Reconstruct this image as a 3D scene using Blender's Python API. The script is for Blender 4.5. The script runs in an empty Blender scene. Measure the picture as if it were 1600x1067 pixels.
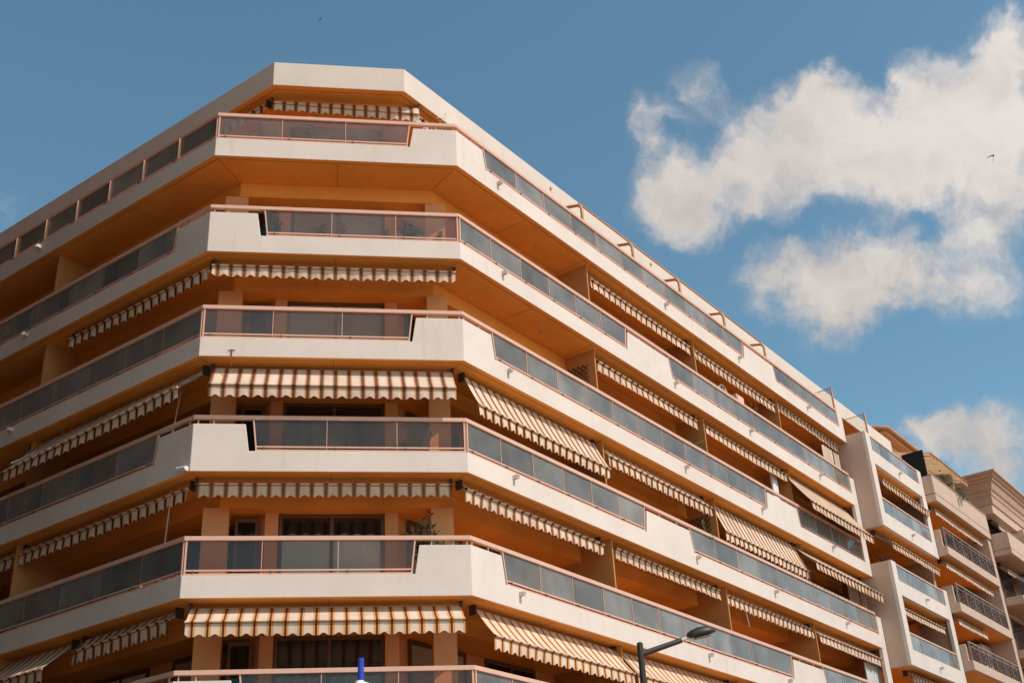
import bpy, bmesh, math, random
from mathutils import Vector, Matrix
random.seed(7)
SC = bpy.context.scene
COL = SC.collection
R = math.radians
q = math.sqrt(.5)

# ------------------------------------------------------------------ camera
cam_d = bpy.data.cameras.new('camera')
cam = bpy.data.objects.new('camera', cam_d); COL.objects.link(cam)
cr, cu, cf = Vector((.98877, -.14069, -.05031)), Vector((-.02120, -.46545, .88482)), Vector((.14790, .87382, .46320))
m = Matrix.Identity(4)
for i in range(3):
    m[i][0], m[i][1], m[i][2] = cr[i], cu[i], -cf[i]
m.translation = Vector((-.0284, -25.8265, 1.6682))
cam.matrix_world = m
cam_d.sensor_fit = 'HORIZONTAL'; cam_d.sensor_width = 36; cam_d.lens = 42.098
cam_d.clip_start = .1; cam_d.clip_end = 6000
SC.camera = cam

# ------------------------------------------------------------------ light
SUN_EL, SUN_AZ = R(48), R(47)               # azimuth from -Y towards +X
sun_dir = Vector((math.sin(SUN_AZ)*math.cos(SUN_EL), -math.cos(SUN_AZ)*math.cos(SUN_EL), math.sin(SUN_EL)))
sd = bpy.data.lights.new('sun', 'SUN'); sd.energy = 3.45; sd.angle = R(.53); sd.color = (1, .945, .885)
sun = bpy.data.objects.new('sun', sd); COL.objects.link(sun)
sun.location = (30, -40, 60)
sun.rotation_euler = (-sun_dir).to_track_quat('-Z', 'Y').to_euler()
SC.view_settings.view_transform = 'Standard'; SC.view_settings.look = 'None'
SC.cycles.max_bounces = 7; SC.cycles.diffuse_bounces = 2; SC.cycles.glossy_bounces = 3; SC.cycles.transmission_bounces = 3; SC.cycles.transparent_max_bounces = 12
SC.view_settings.exposure = 0.0; SC.view_settings.gamma = 1.0

# ------------------------------------------------------------------ world: sky with clouds
CLOUDS = [(0.2678, 0.7852, 0.5583, 0.041, 0.95), (0.286, 0.788, 0.5452, 0.041, 0.9), (0.3095, 0.7694, 0.5588, 0.0509, 1), (0.3444, 0.748, 0.5674, 0.0571, 1), (0.362, 0.7154, 0.5977, 0.0365, 1), (0.3842, 0.7029, 0.5986, 0.0329, 1), (0.3857, 0.7292, 0.5652, 0.0631, 1), (0.4281, 0.7129, 0.5554, 0.059, 1), (0.4366, 0.7245, 0.5334, 0.0361, 0.8), (0.4443, 0.6733, 0.591, 0.0322, 0.9), (0.4612, 0.6927, 0.5544, 0.0614, 1), (0.4912, 0.6526, 0.5769, 0.0506, 1), (0.5024, 0.625, 0.5974, 0.0374, 1), (0.5042, 0.6771, 0.5359, 0.0763, 1), (0.5123, 0.7022, 0.4945, 0.051, 0.9), (0.2551, 0.7523, 0.6074, 0.0312, 0.75), (0.2899, 0.7322, 0.6164, 0.037, 0.62), (0.2508, 0.7693, 0.5876, 0.0246, 0.7), (0.357, 0.799, 0.4839, 0.044, 0.9), (0.3802, 0.7867, 0.4864, 0.0404, 0.9), (0.4019, 0.7917, 0.4601, 0.0503, 0.9), (0.4234, 0.7697, 0.4777, 0.0532, 1), (0.4582, 0.7559, 0.4677, 0.0492, 0.9), (0.5034, 0.7339, 0.4561, 0.0515, 0.8), (0.4666, 0.8104, 0.3542, 0.0294, 1), (0.4892, 0.801, 0.345, 0.0389, 1), (0.5129, 0.7931, 0.3285, 0.0448, 1), (-0.2448, 0.8085, 0.5351, 0.0287, 0.42)]
SKY_STRENGTH = .128
CLOUD_RGB = (.71, .655, .615)
world = bpy.data.worlds.new('World'); SC.world = world; world.use_nodes = True
world.cycles.sampling_method = 'MANUAL'; world.cycles.sample_map_resolution = 512
nt = world.node_tree; N = nt.nodes; N.clear()
def wn(t, **k):
    n = N.new(t)
    for a, b in k.items(): setattr(n, a, b)
    return n
def wl(a, b): nt.links.new(a, b)
def wmath(op, a, b=None, clamp=False):
    n = wn('ShaderNodeMath', operation=op, use_clamp=clamp)
    for i, v in enumerate((a, b)):
        if v is None: continue
        if isinstance(v, (int, float)): n.inputs[i].default_value = v
        else: wl(v, n.inputs[i])
    return n.outputs[0]
out = wn('ShaderNodeOutputWorld'); bg = wn('ShaderNodeBackground'); bg.inputs[1].default_value = SKY_STRENGTH
sky = wn('ShaderNodeTexSky', sky_type='NISHITA', sun_disc=False)
sky.sun_elevation = SUN_EL; sky.sun_rotation = math.atan2(sun_dir.x, sun_dir.y)
sky.air_density = 1.0; sky.dust_density = .6; sky.ozone_density = 1.6; sky.altitude = 20
tc = wn('ShaderNodeTexCoord')
nrm = wn('ShaderNodeVectorMath', operation='NORMALIZE'); wl(tc.outputs['Generated'], nrm.inputs[0])
dirv = nrm.outputs[0]
# warp the direction a little so that the cloud edges billow
wz = wn('ShaderNodeTexNoise'); wz.inputs['Scale'].default_value = 16; wz.inputs['Detail'].default_value = 5; wz.inputs['Roughness'].default_value = .6
wl(dirv, wz.inputs['Vector'])
sub = wn('ShaderNodeVectorMath', operation='SUBTRACT'); wl(wz.outputs['Color'], sub.inputs[0]); sub.inputs[1].default_value = (.5, .5, .5)
scl = wn('ShaderNodeVectorMath', operation='SCALE'); wl(sub.outputs[0], scl.inputs[0]); scl.inputs['Scale'].default_value = .072
add = wn('ShaderNodeVectorMath', operation='ADD'); wl(dirv, add.inputs[0]); wl(scl.outputs[0], add.inputs[1])
wd = add.outputs[0]
acc = None
for x, y, z, r, w in CLOUDS:
    dn = wn('ShaderNodeVectorMath', operation='DISTANCE'); wl(wd, dn.inputs[0]); dn.inputs[1].default_value = (x, y, z)
    v = wmath('DIVIDE', dn.outputs['Value'], r)
    v = wmath('SUBTRACT', 1.0, v, True)
    if w != 1: v = wmath('MULTIPLY', v, w)
    acc = v if acc is None else wmath('ADD', acc, v)
# the same kind of clouds over the rest of the sky
gz = wn('ShaderNodeTexNoise'); gz.inputs['Scale'].default_value = 2.6; gz.inputs['Detail'].default_value = 4; gz.inputs['Roughness'].default_value = .58
wl(wd, gz.inputs['Vector'])
gc = wmath('MULTIPLY', wmath('SUBTRACT', gz.outputs['Fac'], .50), 4.0, True)
dt = wn('ShaderNodeVectorMath', operation='DOT_PRODUCT'); wl(dirv, dt.inputs[0]); dt.inputs[1].default_value = (.148, .874, .463)
mr = wn('ShaderNodeMapRange', interpolation_type='SMOOTHSTEP'); wl(dt.outputs['Value'], mr.inputs[0])
mr.inputs[1].default_value = .86; mr.inputs[2].default_value = .70; mr.inputs[3].default_value = 0; mr.inputs[4].default_value = 1
acc = wmath('ADD', acc, wmath('MULTIPLY', gc, mr.outputs[0]))
fz = wn('ShaderNodeTexNoise'); fz.inputs['Scale'].default_value = 22; fz.inputs['Detail'].default_value = 7; fz.inputs['Roughness'].default_value = .57
wl(wd, fz.inputs['Vector'])
near = wmath('MULTIPLY', acc, 2.2, True)
acc = wmath('ADD', acc, wmath('MULTIPLY', wmath('MULTIPLY', wmath('SUBTRACT', fz.outputs['Fac'], .5), 2.1), near))
cm = wn('ShaderNodeMapRange', interpolation_type='SMOOTHSTEP'); wl(acc, cm.inputs[0])
cm.inputs[1].default_value = .04; cm.inputs[2].default_value = 1.2; cm.inputs[4].default_value = .97
sz = wn('ShaderNodeTexNoise'); sz.inputs['Scale'].default_value = 11; sz.inputs['Detail'].default_value = 3
wl(wd, sz.inputs['Vector'])
# sunlit tops and greyer bases: compare the density with the density a little nearer the sun
of = wn('ShaderNodeVectorMath', operation='ADD'); wl(wd, of.inputs[0]); of.inputs[1].default_value = tuple((sun_dir+Vector((0, 0, .6)))*.012)
f2 = wn('ShaderNodeTexNoise'); f2.inputs['Scale'].default_value = 22; f2.inputs['Detail'].default_value = 4; f2.inputs['Roughness'].default_value = .57
wl(of.outputs[0], f2.inputs['Vector'])
shd = wmath('ADD', wmath('MULTIPLY', wmath('SUBTRACT', fz.outputs['Fac'], f2.outputs['Fac']), .75), sz.outputs['Fac'])
cr2 = wn('ShaderNodeValToRGB'); wl(shd, cr2.inputs[0])
k = 1/SKY_STRENGTH
cr2.color_ramp.elements[0].position = .28; cr2.color_ramp.elements[1].position = .66
cr2.color_ramp.elements[0].color = tuple(c*.86*k for c in CLOUD_RGB)+(1,)
cr2.color_ramp.elements[1].color = tuple(c*1.05*k for c in CLOUD_RGB)+(1,)
# clouds glow more towards the sun (forward scattering)
sdn = wn('ShaderNodeVectorMath', operation='DOT_PRODUCT'); wl(dirv, sdn.inputs[0]); sdn.inputs[1].default_value = tuple(sun_dir)
glow = wmath('ADD', wmath('MULTIPLY', wmath('POWER', wmath('MAXIMUM', sdn.outputs['Value'], 0.0), 2.0), 1.6), .9)
cg = wn('ShaderNodeVectorMath', operation='SCALE'); wl(cr2.outputs[0], cg.inputs[0]); wl(glow, cg.inputs['Scale'])
mx = wn('ShaderNodeMix', data_type='RGBA'); wl(cm.outputs[0], mx.inputs['Factor'])
tint = wn('ShaderNodeMix', data_type='RGBA', blend_type='MULTIPLY'); tint.inputs['Factor'].default_value = 1
wl(sky.outputs[0], tint.inputs['A']); tint.inputs['B'].default_value = (.98, 1.25, 1.10, 1)
wl(tint.outputs['Result'], mx.inputs['A']); wl(cg.outputs[0], mx.inputs['B'])
wl(mx.outputs['Result'], bg.inputs[0]); wl(bg.outputs[0], out.inputs[0])

# ------------------------------------------------------------------ materials
M = {}
def mat(name, col, rough=.8, var=.06, scale=1.2, bump=0, bscale=60, metal=0, streak=0, spec=.3, dirt=None):
    ma = bpy.data.materials.new(name); ma.use_nodes = True; t = ma.node_tree; b = t.nodes['Principled BSDF']
    b.inputs['Roughness'].default_value = rough; b.inputs['Metallic'].default_value = metal
    b.inputs['Specular IOR Level'].default_value = spec
    c = t.nodes.new('ShaderNodeTexCoord')
    n = t.nodes.new('ShaderNodeTexNoise'); n.inputs['Scale'].default_value = scale; n.inputs['Detail'].default_value = 6
    n.inputs['Roughness'].default_value = .65
    t.links.new(c.outputs['Object'], n.inputs['Vector'])
    r = t.nodes.new('ShaderNodeValToRGB'); t.links.new(n.outputs['Fac'], r.inputs[0])
    r.color_ramp.elements[0].position = .3; r.color_ramp.elements[1].position = .7
    lo = [max(0, x*(1-var)) for x in col]; hi = [min(1, x*(1+var*.6)) for x in col]
    r.color_ramp.elements[0].color = (*lo, 1); r.color_ramp.elements[1].color = (*hi, 1)
    last = r.outputs[0]
    if streak:
        mp = t.nodes.new('ShaderNodeMapping'); mp.inputs['Scale'].default_value = (2.4, 2.4, .22)
        t.links.new(c.outputs['Object'], mp.inputs[0])
        s = t.nodes.new('ShaderNodeTexNoise'); s.inputs['Scale'].default_value = 1.6; s.inputs['Detail'].default_value = 8; s.inputs['Roughness'].default_value = .7
        t.links.new(mp.outputs[0], s.inputs['Vector'])
        rr = t.nodes.new('ShaderNodeMapRange'); t.links.new(s.outputs['Fac'], rr.inputs[0])
        rr.inputs[1].default_value = .56; rr.inputs[2].default_value = .8; rr.inputs[4].default_value = streak
        x = t.nodes.new('ShaderNodeMix'); x.data_type = 'RGBA'
        t.links.new(rr.outputs[0], x.inputs['Factor']); t.links.new(last, x.inputs['A'])
        x.inputs['B'].default_value = (*(dirt or [v*.55 for v in col]), 1)
        last = x.outputs['Result']
    t.links.new(last, b.inputs['Base Color'])
    if bump:
        n2 = t.nodes.new('ShaderNodeTexNoise'); n2.inputs['Scale'].default_value = bscale; n2.inputs['Detail'].default_value = 4
        t.links.new(c.outputs['Object'], n2.inputs['Vector'])
        bp = t.nodes.new('ShaderNodeBump'); bp.inputs['Strength'].default_value = bump; bp.inputs['Distance'].default_value = .02
        t.links.new(n2.outputs['Fac'], bp.inputs['Height']); t.links.new(bp.outputs[0], b.inputs['Normal'])
    M[name] = ma
    return ma
mat('white_render', (.73, .605, .53), .9, .08, .7, .3, 55, streak=.45, dirt=(.46, .34, .27))
mat('roof_render', (.70, .57, .49), .9, .07, .7, .25, 70, streak=.42, dirt=(.40, .29, .23))
mat('ochre_paint', (.90, .355, .07), .85, .16, .55, .15, 60, streak=.34, dirt=(.48, .18, .04))
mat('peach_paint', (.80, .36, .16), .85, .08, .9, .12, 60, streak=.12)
mat('blind', (.50, .40, .33), .6, .1, 3)
mat('joint', (.40, .15, .035), .9)
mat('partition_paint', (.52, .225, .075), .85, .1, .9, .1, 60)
mat('copper_rail', (.72, .41, .30), .42, .05, 3, metal=.0, spec=.5)
mat('dark_trim', (.05, .035, .03), .5)
mat('brown_frame', (.16, .08, .05), .5)
mat('light_metal', (.62, .58, .56), .4, metal=.2)
mat('pergola_tube', (.62, .30, .14), .5)
mat('shutter', (.42, .31, .26), .6, .05)
mat('cream_shade_render', (.58, .40, .31), .9, .07, .8, .25, 60, streak=.25)
mat('stone_cornice', (.48, .30, .21), .9, .08, 1, .25, 50, streak=.3)
mat('salmon_wall', (.78, .47, .36), .9, .06, .9, .2, 60)
mat('roof_tile', (.50, .24, .11), .85, .35, 6, .3, 30)
mat('iron', (.025, .022, .022), .45, spec=.5)
mat('grey_iron', (.24, .21, .19), .45, spec=.5)
mat('lamp_metal', (.028, .023, .018), .5, .1, 6, spec=.5)
mat('lamp_glass', (.22, .19, .17), .15, spec=.6)
mat('white_plastic', (.78, .76, .74), .45, spec=.5)
mat('blue_plastic', (.02, .045, .42), .35, spec=.5)
mat('bird_feather', (.02, .017, .016), .8)
mat('curtain', (.86, .83, .79), .9, .06, 3)
mat('leaf_dark', (.035, .055, .02), .6, .4, 8)
mat('leaf_olive', (.10, .11, .035), .6, .4, 8)
mat('leaf_rust', (.36, .12, .04), .6, .4, 8)
mat('wood_dark', (.05, .025, .015), .6, .2, 4)
mat('wicker', (.05, .035, .03), .7, .3, 12)
mat('terracotta', (.42, .16, .07), .8, .15, 5)
mat('pale_setts', (.36, .27, .205), .9, .25, 2.5, .4, 40)  # pale warm setts, toned to bounce light up to the soffits
mat('paving', (.60, .40, .27), .85, .12, .6, .2, 14)
mat('ground', (.58, .37, .25), .9, .15, .3, .2, 10)
mat('marking', (.78, .76, .72), .7, .1, 4)
mat('kerb_stone', (.45, .41, .36), .85, .15, 3)
mat('brick_brown', (.26, .12, .065), .9, .15, 1.5, .2, 30, streak=.2)
mat('unlit_room_glass', (.014, .010, .008), .06, 0, spec=.3)  # opaque near-black; the darkness of unlit rooms is put into the panes
mat('street', (.06, .05, .045), .9, .25, 2.5, .4, 40)
mat('green_screen', (.015, .02, .017), .8)
mat('stain', (.10, .045, .02), .9)

def glass_mat(name, tint, ior, sheen=.04):
    ma = bpy.data.materials.new(name); ma.use_nodes = True; t = ma.node_tree; t.nodes.clear()
    o = t.nodes.new('ShaderNodeOutputMaterial'); a = t.nodes.new('ShaderNodeBsdfTransparent'); a.inputs[0].default_value = (*tint, 1)
    g = t.nodes.new('ShaderNodeBsdfGlossy'); g.inputs['Roughness'].default_value = .015; g.inputs['Color'].default_value = (.97, .96, .95, 1)
    f = t.nodes.new('ShaderNodeFresnel'); f.inputs['IOR'].default_value = ior
    # slight waviness and a pale reflection film
    c = t.nodes.new('ShaderNodeTexCoord'); n = t.nodes.new('ShaderNodeTexNoise'); n.inputs['Scale'].default_value = 1.3; n.inputs['Detail'].default_value = 2
    t.links.new(c.outputs['Object'], n.inputs['Vector'])
    bp = t.nodes.new('ShaderNodeBump'); bp.inputs['Strength'].default_value = .06; bp.inputs['Distance'].default_value = .03
    t.links.new(n.outputs['Fac'], bp.inputs['Height']); t.links.new(bp.outputs[0], g.inputs['Normal'])
    df = t.nodes.new('ShaderNodeBsdfDiffuse'); df.inputs[0].default_value = (.66, .60, .545, 1)
    m0 = t.nodes.new('ShaderNodeMixShader')
    # pale diffuse film stands in for sky reflection, stronger at slanted views
    lw = t.nodes.new('ShaderNodeLayerWeight'); lw.inputs['Blend'].default_value = .5
    dm = t.nodes.new('ShaderNodeMapRange'); t.links.new(lw.outputs['Facing'], dm.inputs[0])
    dm.inputs[1].default_value = .05; dm.inputs[2].default_value = .9; dm.inputs[3].default_value = sheen*.4; dm.inputs[4].default_value = sheen*6.6
    oi = t.nodes.new('ShaderNodeObjectInfo'); vr = t.nodes.new('ShaderNodeMapRange'); t.links.new(oi.outputs['Random'], vr.inputs[0])
    vr.inputs[3].default_value = .7; vr.inputs[4].default_value = 1.25
    n3 = t.nodes.new('ShaderNodeTexNoise'); n3.inputs['Scale'].default_value = 1.1; n3.inputs['Detail'].default_value = 5; t.links.new(c.outputs['Object'], n3.inputs['Vector'])
    v3 = t.nodes.new('ShaderNodeMapRange'); t.links.new(n3.outputs['Fac'], v3.inputs[0]); v3.inputs[1].default_value = .3; v3.inputs[2].default_value = .7; v3.inputs[3].default_value = .7; v3.inputs[4].default_value = 1.25
    mv = t.nodes.new('ShaderNodeMath'); mv.operation = 'MULTIPLY'; t.links.new(vr.outputs[0], mv.inputs[0]); t.links.new(v3.outputs[0], mv.inputs[1])
    mw = t.nodes.new('ShaderNodeMath'); mw.operation = 'MULTIPLY'; t.links.new(mv.outputs[0], mw.inputs[0]); t.links.new(dm.outputs[0], mw.inputs[1])
    t.links.new(mw.outputs[0], m0.inputs[0])
    t.links.new(a.outputs[0], m0.inputs[1]); t.links.new(df.outputs[0], m0.inputs[2])
    mx = t.nodes.new('ShaderNodeMixShader'); t.links.new(f.outputs[0], mx.inputs[0])
    t.links.new(m0.outputs[0], mx.inputs[1]); t.links.new(g.outputs[0], mx.inputs[2]); t.links.new(mx.outputs[0], o.inputs[0])
    M[name] = ma
glass_mat('bronze_glass', (.76, .64, .56), 1.38, .075)
glass_mat('clear_glass', (.96, .95, .93), 1.5, .02)

def fabric(name, stops, period, trans=.09):
    ma = bpy.data.materials.new(name); ma.use_nodes = True; t = ma.node_tree; t.nodes.clear()
    o = t.nodes.new('ShaderNodeOutputMaterial')
    uv = t.nodes.new('ShaderNodeUVMap'); sp = t.nodes.new('ShaderNodeSeparateXYZ'); t.links.new(uv.outputs[0], sp.inputs[0])
    d = t.nodes.new('ShaderNodeMath'); d.operation = 'DIVIDE'; d.inputs[1].default_value = period; t.links.new(sp.outputs[0], d.inputs[0])
    fr = t.nodes.new('ShaderNodeMath'); fr.operation = 'FRACT'; t.links.new(d.outputs[0], fr.inputs[0])
    r = t.nodes.new('ShaderNodeValToRGB'); r.color_ramp.interpolation = 'CONSTANT'; t.links.new(fr.outputs[0], r.inputs[0])
    el = r.color_ramp.elements
    el[0].position = 0; el[0].color = (*stops[0][1], 1)
    el[1].position = stops[1][0]; el[1].color = (*stops[1][1], 1)
    for p, c in stops[2:]:
        e = el.new(p); e.color = (*c, 1)
    tcn = t.nodes.new('ShaderNodeTexCoord'); n = t.nodes.new('ShaderNodeTexNoise'); n.inputs['Scale'].default_value = 2; n.inputs['Detail'].default_value = 6
    t.links.new(tcn.outputs['Object'], n.inputs['Vector'])
    mrn = t.nodes.new('ShaderNodeMapRange'); t.links.new(n.outputs['Fac'], mrn.inputs[0]); mrn.inputs[1].default_value = .25; mrn.inputs[2].default_value = .75; mrn.inputs[3].default_value = .74; mrn.inputs[4].default_value = 1.06
    mu = t.nodes.new('ShaderNodeMix'); mu.data_type = 'RGBA'; mu.blend_type = 'MULTIPLY'; mu.inputs['Factor'].default_value = 1
    t.links.new(r.outputs[0], mu.inputs['A']); t.links.new(mrn.outputs[0], mu.inputs['B'])
    oi = t.nodes.new('ShaderNodeObjectInfo'); fd = t.nodes.new('ShaderNodeMapRange'); t.links.new(oi.outputs['Random'], fd.inputs[0]); fd.inputs[3].default_value = 0; fd.inputs[4].default_value = .2
    m2 = t.nodes.new('ShaderNodeMix'); m2.data_type = 'RGBA'; t.links.new(fd.outputs[0], m2.inputs['Factor']); t.links.new(mu.outputs['Result'], m2.inputs['A']); m2.inputs['B'].default_value = (.66, .46, .34, 1)
    a = t.nodes.new('ShaderNodeBsdfDiffuse'); b = t.nodes.new('ShaderNodeBsdfTranslucent')
    t.links.new(m2.outputs['Result'], a.inputs[0]); t.links.new(m2.outputs['Result'], b.inputs[0])
    x = t.nodes.new('ShaderNodeMixShader'); x.inputs[0].default_value = trans
    t.links.new(a.outputs[0], x.inputs[1]); t.links.new(b.outputs[0], x.inputs[2]); t.links.new(x.outputs[0], o.inputs[0])
    M[name] = ma
WHT, OR1, OR2, BRN = (.80, .625, .495), (.82, .46, .22), (.80, .28, .06), (.07, .028, .014)
fabric('stripe_faded', [(0, WHT), (.25, (.80, .45, .26)), (.32, (.70, .25, .08)), (.385, (.065, .022, .010)), (.615, (.70, .25, .08)), (.68, (.80, .45, .26)), (.75, WHT)], .32)  # dark stripe widened so the print carries the cloth's shaded look
fabric('stripe_orange', [(0, WHT), (.27, OR1), (.32, OR2), (.36, OR1), (.39, OR2), (.43, BRN), (.57, OR2), (.61, OR1), (.64, OR2), (.68, OR1), (.73, WHT)], .32)
fabric('stripe_pink', [(0, (.74, .55, .45)), (.45, (.50, .20, .12)), (.60, (.74, .55, .45))], .30)
fabric('stripe_terrace', [(0, (.80, .50, .25)), (.45, (.42, .14, .05)), (.65, (.80, .50, .25))], .36, .5)
fabric('curtain_stripe', [(0, (.80, .62, .50)), (.50, (.80, .55, .42)), (.62, (.10, .05, .035)), (.74, (.80, .55, .42)), (.80, (.78, .64, .55))], .30, .12)
fabric('dark_curtain', [(0, (.05, .03, .025)), (.45, (.30, .13, .07)), (.6, (.05, .03, .025)), (.75, (.22, .10, .06))], .42, .05)

# ------------------------------------------------------------------ building frame of reference
W = 3.14
FACES = {'F': ((-W, 0), (1, 0), (0, 1)), 'R': ((W, 0), (q, q), (-q, q)), 'L': ((-W, 0), (-q, q), (q, q))}
FL = 2*W
def P(f, s, d, z):
    o, u, n = FACES[f]
    return (o[0]+u[0]*s+n[0]*d, o[1]+u[1]*s+n[1]*d, z)
ROT = {'F': 0, 'R': R(45), 'L': R(135)}
T8 = math.tan(R(22.5))

class MB:
    def __init__(s): s.v, s.f, s.m, s.uv = [], [], [], {}
    def quadbox(s, pts, mi=0):
        b = len(s.v); s.v += pts
        for f in ((0, 3, 2, 1), (4, 5, 6, 7), (0, 1, 5, 4), (1, 2, 6, 5), (2, 3, 7, 6), (3, 0, 4, 7)):
            s.f.append(tuple(b+i for i in f)); s.m.append(mi)
    def box(s, f, s0, s1, d0, d1, z0, z1, mi=0):
        s.quadbox([P(f, s0, d0, z0), P(f, s1, d0, z0), P(f, s1, d1, z0), P(f, s0, d1, z0),
                   P(f, s0, d0, z1), P(f, s1, d0, z1), P(f, s1, d1, z1), P(f, s0, d1, z1)], mi); return s
    def wbox(s, x0, x1, y0, y1, z0, z1, mi=0):
        s.quadbox([(x0, y0, z0), (x1, y0, z0), (x1, y1, z0), (x0, y1, z0), (x0, y0, z1), (x1, y0, z1), (x1, y1, z1), (x0, y1, z1)], mi); return s
    def prism(s, f, poly, d0, d1, mitre=(), mi=0, bottom_mi=None, zlow=None):
        """polygon in (s, z) extruded from depth d0 to d1; a vertex whose s is in mitre is shifted with depth"""
        def sh(sv, d):
            for mv, sg in mitre:
                if abs(sv-mv) < 1e-6: return sv+sg*T8*d
            return sv
        b = len(s.v); n = len(poly)
        s.v += [P(f, sh(a, d0), d0, z) for a, z in poly]+[P(f, sh(a, d1), d1, z) for a, z in poly]
        s.f.append(tuple(range(b, b+n))); s.m.append(mi)
        s.f.append(tuple(reversed(range(b+n, b+2*n)))); s.m.append(mi)
        for i in range(n):
            j = (i+1) % n
            if any(abs(poly[i][0]-mv) < 1e-6 and abs(poly[j][0]-mv) < 1e-6 for mv, _ in mitre): continue
            s.f.append((b+j, b+i, b+n+i, b+n+j))
            low = bottom_mi is not None and abs(poly[i][1]-zlow) < 1e-6 and abs(poly[j][1]-zlow) < 1e-6
            s.m.append(bottom_mi if low else mi)
        return s
    def tube(s, pts, r, n=8, cap=True, mi=0):
        pts = [Vector(p) for p in pts]; b = len(s.v); rs = r if isinstance(r, (list, tuple)) else [r]*len(pts)
        for i, p in enumerate(pts):
            t = (pts[min(i+1, len(pts)-1)]-pts[max(i-1, 0)]).normalized()
            a = t.orthogonal().normalized() if abs(t.z) > .9 else t.cross(Vector((0, 0, 1))).normalized()
            if abs(t.z) > .9: a = (Vector((1, 0, 0))-t*t.x).normalized()
            c = t.cross(a)
            for k in range(n):
                an = 2*math.pi*k/n; s.v.append(tuple(p+(a*math.cos(an)+c*math.sin(an))*rs[i]))
        for i in range(len(pts)-1):
            for k in range(n):
                k2 = (k+1) % n
                s.f.append((b+i*n+k, b+i*n+k2, b+(i+1)*n+k2, b+(i+1)*n+k)); s.m.append(mi)
        if cap:
            s.f.append(tuple(b+k for k in reversed(range(n)))); s.m.append(mi)
            e = b+(len(pts)-1)*n; s.f.append(tuple(e+k for k in range(n))); s.m.append(mi)
        return s
    def ring(s, outer, inner, z0, z1, sL, sR, mi=0, bottom_mi=None):
        """plan band round the corner between two inset polylines (dL, dF, dR)"""
        o, i = ring_pts(*outer, sL, sR), ring_pts(*inner, sL, sR)
        b = len(s.v)
        for z in (z0, z1):
            s.v += [(x, y, z) for x, y in o]+[(x, y, z) for x, y in i]
        bm_ = mi if bottom_mi is None else bottom_mi
        for k in range(3):
            s.f += [(b+k, b+k+1, b+k+9, b+k+8), (b+4+k+1, b+4+k, b+4+k+8, b+4+k+9), (b+k+8, b+k+9, b+k+13, b+k+12)]; s.m += [mi]*3
            s.f.append((b+k+1, b+k, b+k+4, b+k+5)); s.m.append(bm_)
        s.f += [(b, b+8, b+12, b+4), (b+3, b+7, b+15, b+11)]; s.m += [mi]*2
        return s
    def build(s, name, mats, parent=None, smooth=False, bevel=0):
        me = bpy.data.meshes.new(name); me.from_pydata(s.v, [], s.f)
        if not isinstance(mats, (list, tuple)): mats = [mats]
        for k in mats: me.materials.append(M[k])
        for p, k in zip(me.polygons, s.m): p.material_index = k
        if smooth: me.polygons.foreach_set('use_smooth', [True]*len(me.polygons))
        if s.uv:
            l = me.uv_layers.new(name='UVMap')
            for lp in me.loops: l.data[lp.index].uv = s.uv.get(lp.vertex_index, (0, 0))
        bm = bmesh.new(); bm.from_mesh(me); bmesh.ops.remove_doubles(bm, verts=bm.verts, dist=1e-4) if not s.uv else None
        if not s.uv: bmesh.ops.recalc_face_normals(bm, faces=bm.faces)
        bm.to_mesh(me); bm.free()
        o = bpy.data.objects.new(name, me); COL.objects.link(o)
        if bevel:
            bv = o.modifiers.new('bevel', 'BEVEL'); bv.width = bevel; bv.segments = 2; bv.limit_method = 'ANGLE'; bv.angle_limit = R(35)
        if parent: child(o, parent)
        return o
def ring_pts(dL, dF, dR, sL, sR):
    def line(f, d): return Vector(P(f, 0, d, 0)).xy, Vector(FACES[f][1])
    def inter(a, b):
        (p, u), (r_, w) = a, b
        den = u.x*w.y-u.y*w.x; t = ((r_.x-p.x)*w.y-(r_.y-p.y)*w.x)/den
        return tuple(p+u*t)
    l, f, r_ = line('L', dL), line('F', dF), line('R', dR)
    return [P('L', sL, dL, 0)[:2], inter(l, f), inter(f, r_), P('R', sR, dR, 0)[:2]]
def child(o, parent):
    o.parent = parent; o.matrix_parent_inverse = root_of(parent)
def root_of(p):                      # parts are modelled in world coordinates, so a part's own matrix is the identity
    return Matrix.Translation(p.location).inverted() if p.type == 'EMPTY' else Matrix.Identity(4)
def tag(o, label, cat, group=None, kind=None):
    o['label'] = label; o['category'] = cat
    if group: o['group'] = group
    if kind: o['kind'] = kind
    return o
def thing(name, label, cat, loc, group=None):
    o = bpy.data.objects.new(name, None); COL.objects.link(o); o.location = loc; o.empty_display_size = .3
    return tag(o, label, cat, group)
def struct(o):
    o['kind'] = 'structure'; return o
def pane_poly(f, pts, d0, d1, name, parent, matn='bronze_glass'):
    return MB().prism(f, pts, d0, d1).build(name, matn, parent)

# ------------------------------------------------------------------ ground
g = MB(); g.wbox(-900, 900, -900, 900, -.3, 0); struct(g.build('ground', 'ground'))
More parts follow.
